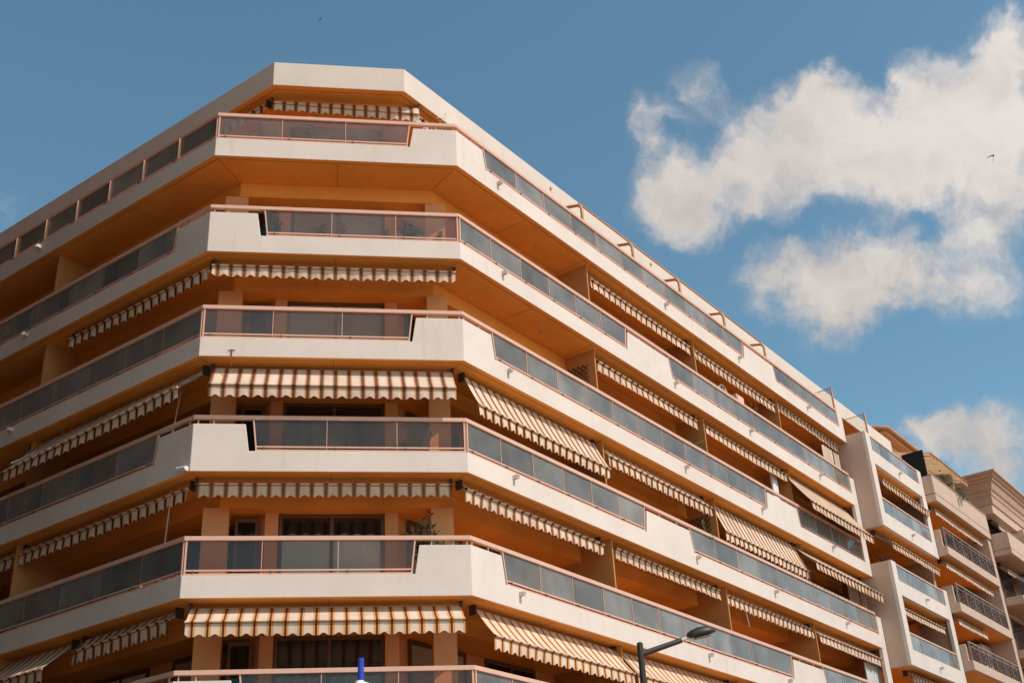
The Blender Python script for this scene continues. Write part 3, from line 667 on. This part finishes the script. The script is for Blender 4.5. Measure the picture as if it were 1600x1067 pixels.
# ------------------------------------------------------------------ awnings
def awning(label, f, s0, s1, db, zb, da=.42, za=None, soffit=None, cloth='stripe_faded', vh=.27, wav=1.0, rod=None, zb1=None):
    za = za if za is not None else soffit-.13
    zb1 = zb if zb1 is None else zb1
    t = thing('awning', label, 'awning', P(f, (s0+s1)/2, da, za), 'striped balcony awnings')
    ext = math.hypot(da-db, za-zb); ph = random.uniform(0, .3)
    n = int((s1-s0)/.08); nv = 8 if ext > .5 else 3
    fb = MB()
    for i in range(n+1):
        s = s0+(s1-s0)*i/n; zbb = zb+(zb1-zb)*i/n
        for j in range(nv+1):
            a = j/nv; sag = .035*ext*math.sin(math.pi*a)+.006*ext*math.sin(s*7.3+ph*9)*a
            fb.uv[len(fb.v)] = (s-s0+ph, a*ext); fb.v.append(P(f, s, da+(db-da)*a, za+(zbb-za)*a-sag+.02))
    for i in range(n):
        for j in range(nv):
            k = i*(nv+1)+j; fb.f.append((k, k+nv+1, k+nv+2, k+1)); fb.m.append(0)
    fb.build('fabric', cloth, t, smooth=True)
    va = MB(); n = int((s1-s0)/.02); rows = 4; p0 = random.uniform(0, 6)
    for i in range(n+1):
        s = s0+(s1-s0)*i/n; x = ((s-s0+ph)/.32) % 1; zbb = zb+(zb1-zb)*i/n
        c = .5-.5*math.cos(2*math.pi*x); sc_ = .055*min(1, c*1.6)
        for j in range(rows+1):
            a = j/rows
            rip = (.016*math.sin(s*19.6+p0)+.012*math.sin(s*6.1+2*p0))*a*wav
            fb_z = zbb-.035-a*(vh-.055+sc_)+.004*math.sin(s*3.1+p0)*a
            va.uv[len(va.v)] = (s-s0+ph, 2+a); va.v.append(P(f, s, db+.012+rip-.02*a*wav*math.sin(s*.9+p0), fb_z))
    for i in range(n):
        for j in range(rows):
            k = i*(rows+1)+j; va.f.append((k, k+rows+1, k+rows+2, k+1)); va.m.append(0)
    va.build('valance', cloth, t, smooth=True)
    br = MB(); nb = int((s1-s0)/.04)
    for i in range(nb+1):
        s = s0-.01+(s1-s0+.02)*i/nb; zbb = zb+(zb1-zb)*i/nb
        for k_ in range(8):
            an = 2*math.pi*k_/8; br.uv[len(br.v)] = (s-s0+ph, 3); br.v.append(P(f, s, db-.012+.034*math.cos(an), zbb+.026*math.sin(an)))
    for i in range(nb):
        for k_ in range(8): br.f.append((i*8+k_, i*8+(k_+1) % 8, i*8+8+(k_+1) % 8, i*8+8+k_)); br.m.append(0)
    br.f += [tuple(range(8)), tuple(nb*8+k_ for k_ in range(8))]; br.m += [0, 0]
    br.build('front_bar', cloth, t, smooth=True)
    MB().tube([P(f, s0, da+.06, za), P(f, s1, da+.06, za)], .055, 10).build('roller', 'light_metal', t, smooth=True)
    for s in (s0-.03, s1-.03): MB().box(f, s, s+.06, da-.02, da+.16, za-.09, za+.128).build('bracket', 'dark_trim', t)
    for s, sg in ((s0+.25, 1), (s1-.25, -1)):
        el = min(1.0, ext*.5+.35); mid = P(f, s+sg*el*.8, (da+db)/2+.02, (za+zb)/2-.09)
        MB().tube([P(f, s, da+.03, za-.09), mid, P(f, s+sg*.1, db+.03, zb-.02)], .02, 6).build('folding_arm', 'light_metal', t)
    if rod is not None:
        s = s0+(s1-s0)*rod; MB().tube([P(f, s, da-.05, za-.08), P(f, s+.05, db-.01 if ext < .4 else da-.2, zb-.75)], .011, 6).build('crank_rod', 'light_metal', t)
    return t
def under(k): return 'under the roof edge' if k < 0 else 'under the %s balcony band' % ORD[k]
FR = 'front corner'
awning('retracted striped awning on the chamfered front corner, under the roof edge', 'F', 1.3, 5.38, 1.02, 23.22, da=1.14, za=23.36, zb1=23.06, vh=.22)
awning('short retracted striped awning under the roof edge, left of the chamfered corner', 'L', .02, 4.6, 1.52, 23.14, da=1.66, za=23.3, vh=.2)
awning('short retracted striped awning under the roof edge, right of the chamfered corner', 'R', .0, 4.6, 1.52, 23.14, da=1.66, za=23.3, vh=.2)
awning('nearly closed striped awning on the chamfered front corner, under the second balcony band', 'F', .12, 6.16, .24, 17.44, soffit=Z[1])
awning('half open striped awning with sunlit cloth on the front corner, under the third balcony band', 'F', .30, 6.03, -.3, 13.92, soffit=Z[2], wav=.5)
awning('closed shaded striped awning on the chamfered front corner, under the fourth balcony band', 'F', .12, 5.92, .34, 11.72, soffit=Z[3])
awning('half open orange striped awning on the front corner, under the fifth balcony band', 'F', .19, 6.07, -.3, 8.41, soffit=Z[4], cloth='stripe_orange', wav=.4)
RA = [(0, 6.8, 13.02, .3, 20.24, 'first', 'closed'), (0, 13.3, 19.6, .3, 20.25, 'second', 'closed'), (0, 19.9, 25.72, .3, 20.46, 'third', 'closed'),
      (1, 6.75, 12.85, .3, 17.41, 'first', 'nearly closed'), (1, 13.4, 19.65, .3, 17.44, 'second', 'nearly closed'), (1, 19.6, 25.5, -.5, 16.22, 'third', 'open'),
      (2, .5, 6.35, -.02, 13.79, 'first', 'open wide'), (2, 6.66, 12.7, .16, 14.34, 'second', 'partly open'), (2, 13.25, 19.66, .02, 13.66, 'third', 'open wide'), (2, 19.4, 25.7, -.36, 13.93, 'fourth', 'partly open'),
      (3, .26, 6.2, .3, 11.65, 'first', 'closed'), (3, 6.74, 12.85, .3, 11.70, 'second', 'closed'), (3, 13.24, 19.66, .3, 11.64, 'third', 'closed'), (3, 19.86, 25.75, .14, 11.5, 'fourth', 'partly open'),
      (4, .62, 6.48, -.1, 8.20, 'first', 'open wide'), (4, 6.68, 12.8, -.1, 8.20, 'second', 'open wide')]
for k, a, b_, db, zb, nth, st in RA:
    awning('%s striped awning, %s from corner on right facade %s' % (st, nth, under(k)), 'R', a, b_, db, zb, soffit=Z[k],
           cloth='stripe_orange' if k == 4 else 'stripe_faded', rod={(2, 'third'): .85, (3, 'third'): .2, (1, 'third'): .4}.get((k, nth)))
LA = [(1, .32, 6.0, .3, 17.44, 'first', 'closed', 17.47), (2, .3, 7.3, -.3, 13.98, 'first', 'open wide', 13.76), (3, .44, 6.9, .3, 11.68, 'first', 'closed', 11.6),
      (3, 7.1, 13.4, .3, 11.62, 'second', 'closed', 11.6), (4, .58, 3.9, .2, 8.7, 'first', 'closed', 8.6), (4, 4.3, 10.4, -.3, 8.22, 'second', 'open', 8.2)]
for k, a, b_, db, zb, nth, st, zb1 in LA:
    awning('%s shaded striped awning, %s from corner on left facade %s' % (st, nth, under(k)), 'L', a, b_, db, zb, soffit=Z[k], zb1=zb1)
for nm, z_, a, b_, d_, s_ in (('upper', 19.6, 26.7, 32.3, -.95, 18.9), ('second', 16.8, 26.4, 32.0, -.95, 16.12), ('third', 14.0, 26.9, 31.8, -.66, 13.6), ('lowest visible', 11.2, 26.9, 32.0, -.5, 11.0)):
    awning('%s striped awning on the projecting bay beside the brown side wall' % nm, 'R', a, b_, d_, s_, da=-.3, za=z_-.13, cloth='stripe_faded', vh=.24)
awning('large pink striped awning shading the top terrace of the cream building', 'R', 33.25, 38.7, -1.3, 21.95, da=1.6, za=23.0, cloth='stripe_terrace', vh=.2)
for nm, z_, a, b_ in (('upper', 19.47, 33.1, 40.0), ('middle', 16.94, 33.0, 39.8), ('lower', 14.40, 32.95, 37.0)):
    awning('%s closed pink striped awning above the iron balconies of the cream building' % nm, 'R', a, b_, -1.0, z_-.27, da=-.8, za=z_-.13, cloth='stripe_pink', vh=.2)
for nm, z_, a in (('upper', 21.06, 42.0), ('lower', 18.6, 41.6)):
    awning('%s pink striped awning on the corniced building at the right edge' % nm, 'R', a, a+7, -1.5, z_-.5, da=-1.2, za=z_-.2, cloth='stripe_pink', vh=.2)

# ------------------------------------------------------------------ curtains at the far end of the right facade
def curtain(label, s0, s1, d, z0, z1, cloth='curtain_stripe'):
    b = MB(); n = 80
    for i in range(n+1):
        s = s0+(s1-s0)*i/n; dd = d+.04*math.sin(i*.55)
        for z in (z0, z1): b.uv[len(b.v)] = (s-s0, z); b.v.append(P('R', s, dd, z))
    for i in range(n): b.f.append((2*i, 2*i+2, 2*i+3, 2*i+1)); b.m.append(0)
    o = b.build('curtain', cloth, None, smooth=True); tag(o, label, 'curtain', 'balcony curtains'); return o
curtain('striped curtain hanging at the far end of the balcony under the topmost band', 24.0, 25.7, .36, Z[1]+.3, 20.05)
curtain('striped curtain hanging at the far end of the balcony under the third band', 24.0, 25.7, .36, Z[3]+.3, 14.3)
t = thing('louvred_shutter', 'white double shutter at the far end of the balcony under the fourth band', 'shutter', P('R', 25.0, .4, Z[4]+.2))
for a in (24.35, 25.12):
    f_ = MB(); f_.box('R', a, a+.06, .36, .41, Z[4]+.2, 11.25); f_.box('R', a+.66, a+.72, .36, .41, Z[4]+.2, 11.25); f_.box('R', a+.06, a+.66, .36, .41, 11.17, 11.25)
    le = f_.build('leaf', 'white_plastic', t)
    lv = MB()
    for i in range(40): lv.box('R', a+.06, a+.66, .37, .395, Z[4]+.22+i*.052, Z[4]+.255+i*.052)
    o = lv.build('louvres', 'white_plastic', le); o['kind'] = 'stuff'
o = MB().box('R', 18.7, 19.15, .5, .56, Z[2]+.2, 17.35).build('white_board', 'white_plastic'); tag(o, 'white board leaning inside the balcony below the second band, right facade', 'board')

# trellises on the partitions
def trellis(label, s, z0, z1, d0, d1):
    t = thing('trellis', label, 'trellis', P('R', s, (d0+d1)/2, z0), 'wooden balcony trellises')
    step = .17; h = z1-z0; w = d1-d0
    for sg in (1, -1):
        c = -h if sg == 1 else 0
        while c < w+(0 if sg == 1 else h):
            # line d = c + sg*(z), clipped
            pts = []
            for z_ in (0, h):
                pass
            za_, zb_ = 0, h
            da_, db_ = (c, c+h) if sg == 1 else (c, c-h)
            def clip(da_, db_):
                lo, hi = 0, 1; dv = db_-da_
                t0, t1 = sorted(((0-da_)/dv, (w-da_)/dv))
                return max(lo, t0), min(hi, t1)
            t0, t1 = clip(da_, db_)
            if t1-t0 > .04:
                p = [P('R', s-.045-(.012 if sg == 1 else 0), d0+da_+(db_-da_)*u_, z0+h*u_) for u_ in (t0, t1)]
                MB().tube(p, .013, 4).build('slat', 'wood_dark', t)
            c += step
    return t
trellis('dark wooden trellis on the partition under the second balcony band', 6.55, Z[2]+.25, 17.3, .5, 1.25)
trellis('dark wooden trellis on the partition under the third balcony band', 13.17, Z[3]+.25, 14.3, .45, 1.25)

# ------------------------------------------------------------------ plants and terrace furniture
def plant(name, label, loc, h, w, n, leaf='leaf_dark', pot=True, ls=.07, group='balcony pot plants', spiky=False):
    t = thing(name, label, 'plant', loc, group); x, y, z = loc
    if pot:
        MB().tube([(x, y, z), (x, y, z+.06), (x, y, z+.26), (x, y, z+.26)], [.11, .12, .15, .13], 12).build('pot', 'terracotta', t, smooth=False)
    st = MB(); lf = MB(); base = Vector((x, y, z+(.24 if pot else 0)))
    for i in range(max(3, n//22)):
        a = random.uniform(0, 6.28); tip = base+Vector((math.cos(a)*w*random.uniform(.2, .9), math.sin(a)*w*random.uniform(.2, .9), h*random.uniform(.6, 1)))
        midp = (base+tip)/2+Vector((0, 0, h*.12)); st.tube([base, midp, tip], [.012, .009, .004], 5)
        for j in range(22):
            u_ = random.uniform(.25, 1.05); p = (base.lerp(midp, u_*2) if u_ < .5 else midp.lerp(tip, (u_-.5)*2))
            p = p+Vector((random.gauss(0, w*.16), random.gauss(0, w*.16), random.gauss(0, h*.06)))
            d = Vector((random.uniform(-1, 1), random.uniform(-1, 1), random.uniform(-.5, .9))).normalized()
            sdv = d.orthogonal().normalized(); L_ = ls*random.uniform(.6, 1.3); wd_ = L_*(.16 if spiky else .42)
            b_ = len(lf.v); lf.v += [tuple(p), tuple(p+d*L_*.5+sdv*wd_), tuple(p+d*L_), tuple(p+d*L_*.5-sdv*wd_)]
            lf.f.append((b_, b_+1, b_+2, b_+3)); lf.m.append(0)
    st.build('stem', 'wood_dark', t); lf_o = MB(); lf_o.v, lf_o.f, lf_o.m = lf.v, lf.f, lf.m
    lf_o.build('foliage', leaf, t)
ft = lambda k: Z[k]+FLOOR+.001
plant('pot_plant', 'thin twiggy plant behind the left glass pane of the topmost front balcony', P('F', 1.0, .45, ft(0)+.25), .75, .18, 60, 'leaf_olive')
plant('pot_plant', 'tall spiky plant behind the second glass pane of the topmost front balcony', P('F', 2.35, .5, ft(0)+.2), .95, .28, 90, 'leaf_olive', spiky=True, ls=.16)
plant('pot_plant', 'low dark plant at the middle of the topmost front balcony, left one', P('F', 2.95, .4, ft(0)+.2), .42, .25, 110)
plant('pot_plant', 'low dark plant at the middle of the topmost front balcony, right one', P('F', 3.6, .4, ft(0)+.2), .42, .3, 130)
plant('pot_plant', 'flowering stalk above the right end of the topmost front balcony', P('F', 5.85, .4, ft(0)+.2), 1.35, .3, 80, 'curtain', ls=.06)
plant('shrub', 'dark round shrub at the left end of the second front balcony', P('F', 1.62, .4, ft(1)+.25), .5, .26, 260)
plant('shrub', 'thin green shrub left of the rust coloured one on the second front balcony', P('F', 2.75, .42, ft(1)+.22), .5, .3, 120, 'leaf_olive')
plant('shrub', 'rust coloured leafy shrub in the middle of the second front balcony', P('F', 3.3, .42, ft(1)+.25), .62, .28, 170, 'leaf_rust')
plant('shrub', 'low dark shrub right of the middle of the second front balcony', P('F', 4.4, .4, ft(1)+.2), .32, .26, 150)
plant('shrub', 'broad green shrub near the right end of the second front balcony', P('F', 5.05, .42, ft(1)+.25), .5, .38, 320, 'leaf_dark')
plant('pot_plant', 'small plant beside the right column on the second front balcony', P('F', 5.75, .4, ft(1)+.3), .3, .16, 60, 'leaf_olive')
for i, s in enumerate((1.3, 9.7, 10.5)):
    plant('pot_plant', ['twiggy plant at the right end of the shaded topmost left terrace', 'thin plant far along the shaded topmost left terrace', 'second thin plant at the image edge on the topmost left terrace'][i], P('L', s, .4, ft(0)+.2), .7, .25, 90, 'leaf_olive')
plant('cactus_plant', 'cactus like plant behind glass on the top terrace of the right facade, left one', P('R', 5.2, .4, ft(0)+.2), .85, .22, 90, 'leaf_olive', spiky=True, ls=.2)
plant('cactus_plant', 'cactus like plant behind glass on the top terrace of the right facade, right one', P('R', 6.1, .4, ft(0)+.2), .8, .22, 90, 'leaf_olive', spiky=True, ls=.2)
plant('pot_plant', 'green plant above the handrail on the second right balcony, near the far chair', P('R', 17.2, .35, ft(1)+.55), .7, .35, 140, 'leaf_olive')
plant('pot_plant', 'grassy pale plant above the handrail on the third right balcony', P('R', 12.2, .5, ft(2)+.3), 1.3, .4, 120, 'leaf_olive', spiky=True, ls=.3)
plant('pot_plant', 'grassy plant in front of the trellis on the fourth right balcony', P('R', 12.3, .45, ft(3)+.3), 1.1, .5, 170, 'leaf_olive', spiky=True, ls=.35)
plant('pot_plant', 'dark plant above the rail of the upper bay balcony', P('R', 31.0, -.4, 16.99+.4), 1.05, .5, 240)
plant('pot_plant', 'dark plant on top of the lower bay beside the brown side wall', P('R', 26.7, -.4, 14.2+.7), .7, .4, 160)
plant('terrace_shrub', 'dense dark shrub under the awning of the cream building terrace', P('R', 35.4, -.8, 20.55), 1.0, .9, 620, pot=False, ls=.16)
plant('terrace_shrub', 'loose dark shrub at the right end of the cream building terrace', P('R', 37.4, -.9, 20.4), .9, .8, 420, pot=False, ls=.14)
plant('hanging_plant', 'small plant hanging over the parapet of the cream building', P('R', 36.2, -1.42, 20.05), .6, .2, 90, pot=False, group=None)
plant('terrace_shrub', 'dark plant inside the lower right corner of the fifth front balcony loggia', P('F', 5.3, .7, ft(4)+.2), 1.4, .5, 420, ls=.1)

# wicker chair behind the fourth front balcony glass
t = thing('wicker_chair', 'dark wicker lounge chair behind the fourth front balcony glass', 'chair', P('F', 4.95, .75, ft(3)))
MB().prism('F', [(4.4, ft(3)+.36), (4.45, ft(3)+.58), (5.35, ft(3)+1.02), (5.5, ft(3)+1.05), (5.5, ft(3)+.95), (5.3, ft(3)+.36)], .45, .52).build('backrest', 'wicker', t)
MB().box('F', 4.4, 5.45, .525, 1.05, ft(3)+.30, ft(3)+.42).build('seat', 'wicker', t)
for s, d_ in ((4.45, .5), (5.4, .5), (4.45, 1.0), (5.4, 1.0)): MB().box('F', s-.025, s+.025, d_-.025, d_+.025, ft(3), ft(3)+.30).build('leg', 'wicker', t)
# white cane chair and wooden box on the second right balcony
t = thing('cane_chair', 'white round backed cane chair above the second right balcony rail', 'chair', P('R', 15.7, .5, ft(1)))
cx = 15.7; hoop = [P('R', cx+.42*math.cos(a), .55, ft(1)+1.35+.62*math.sin(a)) for a in [math.pi*i/16 for i in range(17)]]
MB().tube([P('R', cx+.42, .55, ft(1)+.4)]+hoop+[P('R', cx-.42, .55, ft(1)+.4)], .025, 6).build('back_frame', 'white_plastic', t)
for i in range(-3, 4): MB().tube([P('R', cx, .55, ft(1)+.6), P('R', cx+.42*math.sin(i*.45), .55, ft(1)+1.35+.62*math.cos(i*.45))], .012, 5).build('spoke', 'white_plastic', t)
MB().box('R', cx-.42, cx+.42, .3, .8, ft(1)+.4, ft(1)+.46).build('seat', 'white_plastic', t)
for s, d_ in ((cx-.38, .33), (cx+.38, .33), (cx-.38, .77), (cx+.38, .77)): MB().box('R', s-.02, s+.02, d_-.02, d_+.02, ft(1), ft(1)+.4).build('leg', 'white_plastic', t)
t = thing('wall_cabinet', 'salmon cabinet standing beside the white cane chair on the second right balcony', 'cabinet', P('R', 16.5, .5, ft(1)))
MB().box('R', 16.25, 16.8, .3, .8, ft(1), ft(1)+1.75).build('body', 'salmon_wall', t, bevel=.01); MB().box('R', 16.28, 16.77, .28, .298, ft(1)+.05, ft(1)+1.7).build('door', 'salmon_wall', t)
# laundry on the shaded fifth left balcony, and the prop pole beside the corner
t = thing('laundry_line', 'dark striped cloths hung behind the glass of the fifth left balcony', 'laundry', P('L', 4.5, .5, ft(4)))
MB().tube([P('L', 1.9, .35, ft(4)+1.0), P('L', 8.5, .35, ft(4)+1.0)], .01, 5).build('line', 'light_metal', t)
for i, (a, b_) in enumerate(((2.1, 4.1), (4.3, 6.2), (6.4, 8.3))):
    b = MB(); n = 40
    for j in range(n+1):
        s = a+(b_-a)*j/n; drop = .28+.10*math.sin(j*.13+i)+.02*math.sin(j*.9)
        for z_ in (ft(4)+1.0-.05*math.sin(math.pi*j/n), ft(4)+1.0-drop): b.uv[len(b.v)] = (z_*2, s); b.v.append(P('L', s, .35+.03*math.sin(j*.5), z_))
    for j in range(n): b.f.append((2*j, 2*j+2, 2*j+3, 2*j+1)); b.m.append(0)
    b.build('cloth', 'curtain_stripe', t, smooth=True)
o = MB().tube([P('L', 1.15, .3, ft(4)), P('L', .98, .3, Z[3]-.1)], .016, 8).build('prop_pole', 'shutter', None); tag(o, 'thin metal pole standing on the fifth left balcony near the corner', 'pole')
o = MB().tube([P('L', 1.0, .12, ft(3)+.3), P('L', .95, .3, Z[2]-.5)], .015, 8).build('prop_pole', 'shutter', None); tag(o, 'thin metal pole under the open awning of the shaded left facade', 'pole')

# security camera under the fourth band's left corner
t = thing('security_camera', 'small white security camera at the lower left corner of the fourth balcony band', 'camera', P('F', -.05, -.1, Z[3]))
MB().box('L', .06, .12, -.06, -.001, Z[3]+.02, Z[3]+.12).build('bracket', 'white_plastic', t)
MB().tube([P('L', .02, -.1, Z[3]+.06), P('L', .30, -.12, Z[3]+.10)], .045, 8).build('body', 'white_plastic', t)
# little hook on the third band
t = thing('hook', 'tiny metal hook hanging on the lower edge of the third front balcony band', 'hook', P('F', .75, -.02, Z[2]))
MB().tube([P('F', .75, -.02, Z[2]-.25), P('F', .75, -.02, Z[2]+.12), P('F', .75, -.02, Z[2]+.18)], .012, 5).build('stem', 'brown_frame', t)
MB().tube([P('F', .67, -.02, Z[2]+.16), P('F', .83, -.02, Z[2]+.16)], .010, 5).build('crossbar', 'brown_frame', t)
# aerial on the roof
t = thing('tv_aerial', 'small comb shaped television aerial on the white roof edge', 'aerial', P('R', 7.6, 1.8, 24.2))
MB().tube([P('R', 7.7, 1.8, 23.75), P('R', 7.7, 1.8, 24.62)], .015, 6).build('mast', 'light_metal', t)
MB().tube([P('R', 7.2, 1.8, 24.5), P('R', 8.1, 1.8, 24.6)], .012, 5).build('boom', 'light_metal', t)
for i in range(7): MB().tube([P('R', 7.25+i*.13, 1.55, 24.51+i*.014), P('R', 7.25+i*.13, 2.05, 24.51+i*.014)], .006, 4).build('element', 'light_metal', t)

# ------------------------------------------------------------------ street lamp
lx, ly = 6.08, -2.78
t = thing('street_lamp', 'dark street lamp with a slanted arm and an oval head', 'street lamp', (lx, ly, .14))
MB().tube([(lx, ly, .14), (lx, ly, .5), (lx, ly, .5), (lx, ly, 7.22), (lx, ly, 7.24)], [.11, .11, .075, .062, .03], 14).build('pole', 'lamp_metal', t, smooth=False)
MB().tube([(lx, ly, 7.0), (lx+.86, ly+.02, 7.27)], [.058, .052], 12).build('arm', 'lamp_metal', t)
MB().tube([(lx+.82, ly+.02, 7.258), (lx+1.02, ly+.02, 7.33)], .032, 10).build('spigot', 'light_metal', t)
hd = MB(); n = 16; L0 = Vector((lx+.98, ly+.02, 7.30)); ax = Vector((.62, 0, .12)); up = Vector((-.19, 0, .98)).normalized()
prof_ = [(0, .02), (.06, .08), (.2, .125), (.45, .155), (.7, .145), (.88, .10), (.97, .05), (1, .008)]
for a, r_ in prof_:
    for j in range(n):
        an = 2*math.pi*j/n; sy, cz_ = math.cos(an), math.sin(an)
        hd.v.append(tuple(L0+ax*a+Vector((0, 1, 0))*r_*sy+up*(r_*(.95 if cz_ > 0 else .32)*cz_+.03)))
for i in range(len(prof_)-1):
    for j in range(n): hd.f.append((i*n+j, i*n+(j+1) % n, (i+1)*n+(j+1) % n, (i+1)*n+j)); hd.m.append(0)
hd.f += [tuple(range(n)), tuple(range((len(prof_)-1)*n, len(prof_)*n))]; hd.m += [0, 0]
hd.build('lamp_head', 'lamp_metal', t, smooth=True)
ls_ = MB()
for a, r_ in ((.2, .0), (.25, .075), (.5, .105), (.75, .085), (.82, 0)):
    for j in range(n):
        an = 2*math.pi*j/n; ls_.v.append(tuple(L0+ax*a+Vector((0, 1, 0))*r_*math.cos(an)+up*(-.028+.03*r_/.1*math.sin(an)*(1 if math.sin(an) < 0 else .2))))
for i in range(4):
    for j in range(n): ls_.f.append((i*n+j, i*n+(j+1) % n, (i+1)*n+(j+1) % n, (i+1)*n+j)); ls_.m.append(0)
ls_.build('lens', 'lamp_glass', t, smooth=True)

# ------------------------------------------------------------------ white mast with blue tube
bx, by = .52, -7.18
t = thing('camera_mast', 'white rounded mast head with an upright blue tube', 'mast', (bx, by, .0))
MB().tube([(bx, by, .0), (bx, by, 5.3)], .07, 12).build('pole', 'white_plastic', t)
MB().tube([(bx-.02, by, 5.66), (bx-.02, by, 6.0)], .047, 14).build('tube', 'blue_plastic', t)
MB().tube([(bx-.03, by, 5.3), (bx-.03, by, 5.55), (bx-.03, by, 5.66)], [.12, .12, .06], 14).build('collar', 'white_plastic', t, smooth=False)
cap = MB(); cap.tube([(bx+.03, by, 5.3), (bx+.03, by, 5.5), (bx+.04, by, 5.58), (bx+.05, by, 5.62), (bx+.05, by, 5.64)], [.17, .165, .14, .09, .02], 18); cap.build('dome', 'white_plastic', t, smooth=True)

# ------------------------------------------------------------------ birds
def bird(label, pos, span, la, lb):
    t = thing('bird', label, 'bird', pos, 'birds in flight'); p = Vector(pos)
    fwd = la.cross(lb).normalized()
    bd = (la*.2+lb*.35+fwd).normalized()
    MB().tube([p-bd*span*.16, p-bd*span*.08, p, p+bd*span*.10, p+bd*span*.22], [.002, .03*span*1.2, .05*span*1.2, .035*span*1.2, .004], 8).build('body', 'bird_feather', t, smooth=True)
    for l in (la, lb):
        wg = MB(); c1 = p+l*span*.25-bd*span*.02; tip = p+l*span*.55+bd*span*.10; up_ = l.cross(bd).normalized()*span*.008
        base = [p-bd*span*.06, c1-bd*span*.07, tip, c1+bd*span*.03, p+bd*span*.06]
        wg.v = [tuple(v+up_) for v in base]+[tuple(v-up_) for v in base]
        wg.f = [(0, 1, 2, 3, 4), (9, 8, 7, 6, 5)]+[(i, (i+1) % 5, 5+(i+1) % 5, 5+i) for i in range(5)]; wg.m = [0]*7
        wg.build('wing', 'bird_feather', t)
c0 = Vector((-.0284, -25.8265, 1.6682))
bird('dark swift flying in front of the large white cloud', c0+Vector((.4978, .6842, .5330))*34, .36, (-cr*.95-cu*.35+cf*.2).normalized(), (cr*.08-cu*1.0+cf*.3).normalized())
bird('tiny dark bird high in the blue sky above the roof', c0+Vector((-.0151, .7359, .6770))*80, .34, (-cr*.6-cu*.8).normalized(), (cr*.5+cu*.8+cf*.2).normalized())
